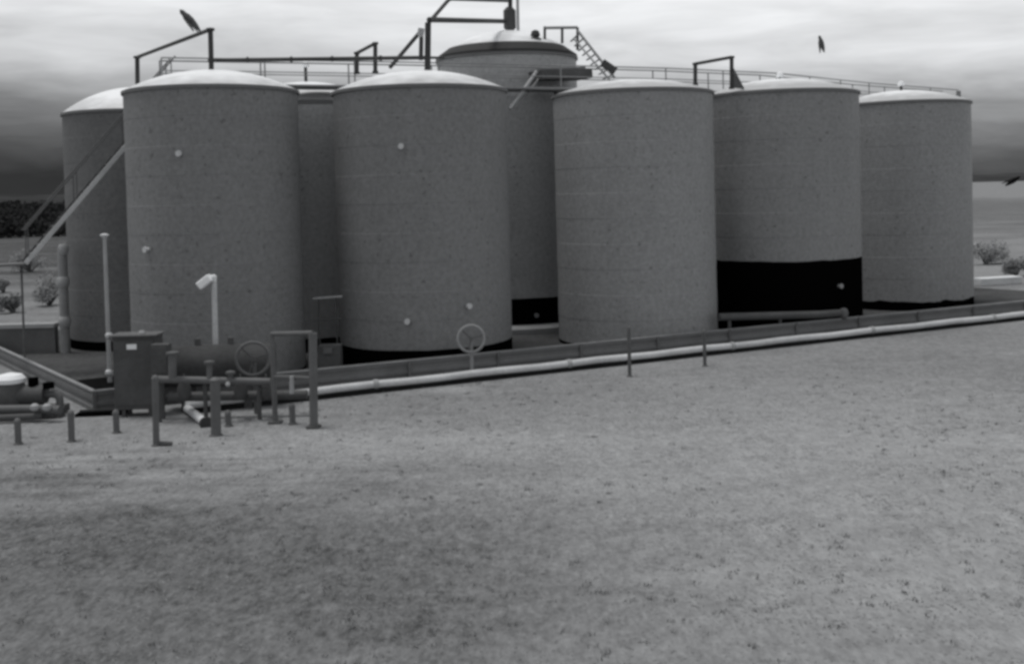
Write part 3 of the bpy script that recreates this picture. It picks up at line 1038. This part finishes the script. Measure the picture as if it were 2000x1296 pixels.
vs_ = thing('filler_vessel', "dark horizontal cylinder vessel added to darken the space behind the manifold", 'vessel', on(430, 780))
va, vb_ = at(326, 716, 24.35), at(528, 708, 24.75)
dd = (vb_ - va).normalized()
MB().tube([va - dd * .12, va - dd * .08, va, vb_, vb_ + dd * .08, vb_ + dd * .12], 0.45, 28).build('shell', 'vessel', vs_)  # vessel added to darken the area before the big tank
for k in (.2, .8):
    q = va.lerp(vb_, k)
    MB().box((q.x, q.y, .3), (.16, .6, .6)).build('filler_saddle', 'dark', vs_, smooth=0)
for k in (.3, .62):
    q = va.lerp(vb_, k) + Vector((0, 0, .43))
    MB().tube([q, q + Vector((0, 0, .16))], .07, 12).build('filler_nozzle', 'dark', vs_)

# small skid in the gap between the front tanks
sk = thing('meter_skid', "low dark meter box with a pale top bar in the gap beneath the hidden tank", 'box', at(640, 700, 28.4))
q0, q1 = at(622, 712, 28.2), at(664, 674, 28.2)
MB().box(((q0.x + q1.x) / 2, 28.4, (0.03 + q1.z) / 2), (q1.x - q0.x, 0.4, q1.z - 0.03)).build('body', 'dark', sk, smooth=0, bevel=.01)
q = at(640, 684, 28.15)
MB().box(q, (0.22, 0.02, 0.16)).build('plate', 'steel', sk, smooth=0)
hb2 = thing('pipe_rack', "thin pipe rack with a pale top bar in the gap between the big tanks", 'rack', at(638, 700, 29.6))
MB().tube([at(611, 583, 29.6), at(668, 579, 29.6)], 0.032, 8).build('top_bar', 'pale', hb2)
for px in (622, 656):
    MB().tube([at(px, 581, 29.6), (at(px, 581, 29.6).x, 29.6, 0)], 0.02, 8).build('leg', 'dark', hb2)
MB().tube([at(612, 625, 29.6), at(668, 621, 29.6)], 0.02, 8).build('mid_bar', 'dark', hb2)

# ------------------------------------------------------------------ lamp pole and tall pole
lp = thing('floodlight_pole', "pale pole carrying a white tilted floodlight head", 'floodlight', on(424, 776))
b = on(424, 778)
tp = at(418, 548, b.y)
MB().tube([b, tp], 0.062, 12).build('pole', 'pale_pipe', lp)
h0, h1 = at(389, 559, b.y - .1), at(412, 541, b.y - .05)
hd = MB()
d = (h1 - h0).normalized()
up = Vector((0, -1, 0)).cross(d).normalized()
rot = Matrix((d, Vector((0, 1, 0)), d.cross(Vector((0, 1, 0))))).transposed()
hd.box((h0 + h1) / 2, (0.34, 0.26, 0.19), rot)
hd.build('lamp_head', 'white', lp, smooth=0, bevel=.03)
MB().tube(elbow([h1, at(420, 539, b.y - .02), tp + Vector((0, 0, -.12))], .08), 0.045, 10).build('arm', 'white', lp)

tpole = thing('standpipe', "tall thin pale pole at the containment corner before the half hidden tank", 'pole', on(217, 772))
b = Vector((on(216, 774).x, 25.6, 0))
b = at(216, 774, 25.8); b.z = 0
tt = at(204, 462, 25.8)
MB().tube([b, tt], 0.055, 10, 0.045).build('pole', 'pale', tpole)
MB().lathe([(0.06, tt.z - .02), (0.11, tt.z + .04), (0.04, tt.z + .07)], 14, (tt.x, tt.y, 0)).build('cap', 'pale_pipe', tpole)
for py in (655, 727):
    q = at(213, py, 25.78)
    MB().lathe([(0.05, q.z - .07), (0.085, q.z - .03), (0.085, q.z + .03), (0.05, q.z + .07)], 14, (q.x, q.y, 0)).build('clamp', 'pale_pipe', tpole)
MB().tube([at(215, 656, 25.78), at(252, 657, 25.6)], 0.03, 8).build('side_arm', 'pale', tpole)

fp = thing('fill_pipe', "thick vertical fill pipe with pale couplings at the side of the half hidden tank", 'pipe', at(127, 690, 34.0))
tt = at(121, 482, 34.0)
MB().tube([(tt.x, 34.0, 0), tt], 0.14, 14).build('pipe', 'rimlight', fp)
for py, r in ((487, .15), (550, .175), (628, .18)):
    q = at(124, py, 33.98)
    MB().lathe([(r * .75, q.z - .16), (r, q.z - .08), (r, q.z + .08), (r * .75, q.z + .16)], 16, (q.x + (0.04 if py > 600 else 0), q.y, 0)).build('coupling', 'pale', fp)

# ------------------------------------------------------------------ pump and clutter at the near corner
pu = thing('pump_unit', "dark pump on a skid with a bright white cap", 'pump', on(25, 800))
b = on(22, 812)
zt = at(20, 734, b.y)
MB().box((b.x + .1, b.y, 0.10), (2.0, 0.9, 0.16)).build('skid', 'dark', pu, smooth=0, bevel=.02)
MB().lathe([(0.26, 0.2), (0.30, 0.3), (0.30, zt.z - .22), (0.26, zt.z - .14)], 24, (zt.x, b.y, 0)).build('motor', 'dark', pu)
MB().lathe([(0.30, zt.z - .14), (0.31, zt.z - .05), (0.24, zt.z + .03), (0.06, zt.z + .07)], 24, (zt.x, b.y, 0)).build('cap', 'white', pu)
MB().tube([(zt.x + .1, b.y, 0.45), (zt.x + .75, b.y, 0.45)], 0.22, 18).build('pump_head', 'dark', pu)
MB().tube(elbow([(zt.x + .72, b.y, .45), (zt.x + 1.05, b.y, .45), (zt.x + 1.05, b.y, .05)], .15), 0.08, 12).build('outlet', 'steel', pu)
MB().tube([(zt.x + .5, b.y - .02, .62), (zt.x + .5, b.y - .02, .82)], 0.11, 12).build('fill_cap', 'black', pu)
MB().tube([(zt.x + .86, b.y - .1, .60), (zt.x + .86, b.y - .1, .72)], 0.12, 12).build('fill_cap', 'black', pu)
pw2 = thing('suction_pipe', "grey pipe lying on blocks beside the pump", 'pipe', on(60, 825))
MB().tube(elbow([on(-60, 800, .25), on(60, 798, .25), on(118, 800, .25)], .1), 0.09, 12).build('pipe_run', 'steel', pw2)
MB().tube([on(-60, 818, .12), on(82, 812, .12)], 0.07, 12).build('pipe_run', 'dark', pw2)
for px in (10, 70, 112):
    q = on(px, 803, .12)
    MB().box((q.x, q.y, .09), (.22, .3, .2)).build('block', 'dark', pw2, smooth=0)
MB().lathe([(0.05, .25), (0.09, .29), (0.09, .36), (0.04, .40)], 12, (on(68, 797, .3).x, on(68, 797, .3).y, 0)).build('valve', 'pale', pw2)
MB().lathe([(0.05, .25), (0.09, .29), (0.09, .36), (0.04, .40)], 12, (on(92, 797, .3).x, on(92, 797, .3).y, 0)).build('valve', 'pale', pw2)
hs = on(200, 812)
tk = thing('wall_shadow', "long flat black strip laid as painted wall shadow at the containment corner", 'painted shadow', on(200, 812))
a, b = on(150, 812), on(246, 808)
MB().bar(Vector((a.x, a.y, .03)), Vector((b.x, b.y, .03)), 0.30, 0.06).build('shadow_strip', 'black', tk)  # black strip put in as the shadow along the wall foot
MB().bar(Vector((a.x, a.y + .17, .05)), Vector((b.x, b.y + .17, .05)), 0.03, 0.10).build('strip_edge', 'dark', tk)

# low block wall and bushes beyond the stair
bw_ = thing('block_wall', "low grey block wall with a pale capping, beyond the stair", 'wall', on(40, 690))
a, b = on(-160, 696), on(112, 690)
a.z = b.z = 0
hh = at(55, 636, 34.5).z
MB().bar(a + Vector((0, 0, hh / 2)), b + Vector((0, 0, hh / 2)), 0.25, hh).build('body', 'steel', bw_, smooth=0)
MB().bar(a + Vector((0, 0, hh + .05)), b + Vector((0, 0, hh + .05)), 0.36, 0.12).build('capping', 'pale', bw_, smooth=0)


def bush(px, py, wpx, hpx, depth, label, m='leaf'):
    c = at(px, py, depth); c.z = 0
    k = depth / F_PX
    rw, hh = wpx * k / 2, hpx * k
    t = thing('shrub', label, 'shrub', c, 'shrubs beyond the tanks')
    V, Fc = [], []
    sd_ = random.Random(px)
    lobes = [(sd_.uniform(-.7, .7) * rw, sd_.uniform(-.5, .5) * rw, hh * sd_.uniform(.35, .8), sd_.uniform(.3, .5) * rw) for _ in range(7)]
    for i in range(3200):
        lx, ly, lz, lr = lobes[i % 7]
        v = Vector((sd_.gauss(0, 1), sd_.gauss(0, 1), sd_.gauss(0, .9))).normalized() * lr * sd_.random() ** .4
        p = c + Vector((lx, ly, max(lz, lr * .4))) + v
        if p.z < 0.05:
            continue
        e = Euler((sd_.uniform(-1, 1), sd_.uniform(-1, 1), sd_.uniform(0, 6.28))).to_matrix()
        s = sd_.uniform(.03, .075)
        n0 = len(V)
        V += [tuple(p + e @ Vector(q)) for q in ((-s, 0, 0), (0, -s * .5, 0), (s, 0, 0), (0, s * .5, 0))]
        Fc.append((n0, n0 + 1, n0 + 2, n0 + 3))
    MB().add(V, Fc).build('crown', m, t, smooth=0)
    m_ = MB()
    for lx, ly, lz, lr in lobes:
        m_.tube([c, c + Vector((lx * .5, ly * .5, lz * .6)), c + Vector((lx, ly, lz))], 0.06, 6, 0.02)
    m_.build('trunk', 'bark', t)


bush(96, 600, 90, 62, 50, "pale arching bush standing close to the thick fill pipe")
bush(28, 612, 70, 44, 47, "pale low bush just above the block wall capping")
bush(60, 540, 80, 40, 75, "dull bush under the foot of the bright handrail")
bush(8, 575, 44, 34, 58, "smallest pale bush, half cut off, beyond the block wall")
bush(1925, 560, 90, 40, 60, "grey bush beyond the last tank in the row")
bush(1985, 590, 70, 34, 52, "low bush in front of the white trough")

tr = thing('water_trough', "long white trough lying in the field beyond the last tank", 'trough', on(1945, 560))
a, b = on(1908, 558), on(1988, 553)
MB().bar(a + Vector((0, 0, .14)), b + Vector((0, 0, .14)), 0.55, 0.28).build('body', 'pale_pipe', tr, smooth=0, bevel=.03)
MB().bar(a + Vector((0, 0, .30)), b + Vector((0, 0, .30)), 0.62, 0.04).build('rim', 'white', tr, smooth=0)

# ------------------------------------------------------------------ birds
def bird(p0, p1, depth, label, m):
    a, b = at(*p0, depth), at(*p1, depth)
    c, L_ = (a + b) / 2, (b - a).length
    x = (b - a).normalized()
    y = Vector((0, 1, 0))
    z = x.cross(y).normalized()
    rot = Matrix((x, z.cross(x), z)).transposed()
    mb = MB()
    prof = [(-.5, .02), (-.42, .05), (-.25, .10), (0, .14), (.2, .13), (.33, .085), (.40, .09), (.46, .06), (.52, .01)]
    vs, fs, sg = [], [], 10
    for t_, r_ in prof:
        for k in range(sg):
            an = 2 * math.pi * k / sg
            vs.append(c + rot @ Vector((t_ * L_, r_ * .9 * L_ * math.cos(an), r_ * L_ * math.sin(an))))
    for i in range(len(prof) - 1):
        for k in range(sg):
            fs.append((i * sg + k, i * sg + (k + 1) % sg, (i + 1) * sg + (k + 1) % sg, (i + 1) * sg + k))
    fs += [tuple(range(sg))[::-1], tuple((len(prof) - 1) * sg + k for k in range(sg))]
    mb.add(vs, fs)
    for s_ in (-1, 1):                       # swept, half folded wings rooted in the back
        pl = [(0.24, .05), (0.16, .20), (-.10, .32), (-.46, .40), (-.36, .26), (-.18, .16), (-.12, .05)]
        up_, dn = [], []
        for q in pl:
            bas = Vector((q[0] * L_, s_ * q[1] * L_, (.06 + .18 * q[1]) * L_))
            up_.append(c + rot @ (bas + Vector((0, 0, .012 * L_))))
            dn.append(c + rot @ (bas - Vector((0, 0, .012 * L_))))
        n_ = len(pl)
        mb.add(up_ + dn, [tuple(range(n_)), tuple(range(n_, 2 * n_))[::-1]] + [(i, (i + 1) % n_, n_ + (i + 1) % n_, n_ + i) for i in range(n_)])
    o = mb.build('bird', m, None, smooth=40)
    tag(o, label, 'bird', 'birds in the air')
    return o


bird((392, 62), (352, 20), 29.2, "dark bird swooping just above the high vent pipe", 'bird')
bird((1610, 103), (1600, 70), 34.0, "grey bird alone in the open sky over the big black banded tank", 'bird')
bird((1963, 363), (1992, 345), 36.0, "small black bird low over the horizon beyond the last tank", 'bird_black')

# ------------------------------------------------------------------ render settings
S.view_settings.view_transform = 'Standard'
S.view_settings.look = 'None'
S.view_settings.exposure = 0.0
S.view_settings.gamma = 1.0
S.render.engine = 'CYCLES'
S.cycles.pixel_filter_type = 'BLACKMAN_HARRIS'
S.cycles.filter_width = 3.2
S.cycles.max_bounces = 6
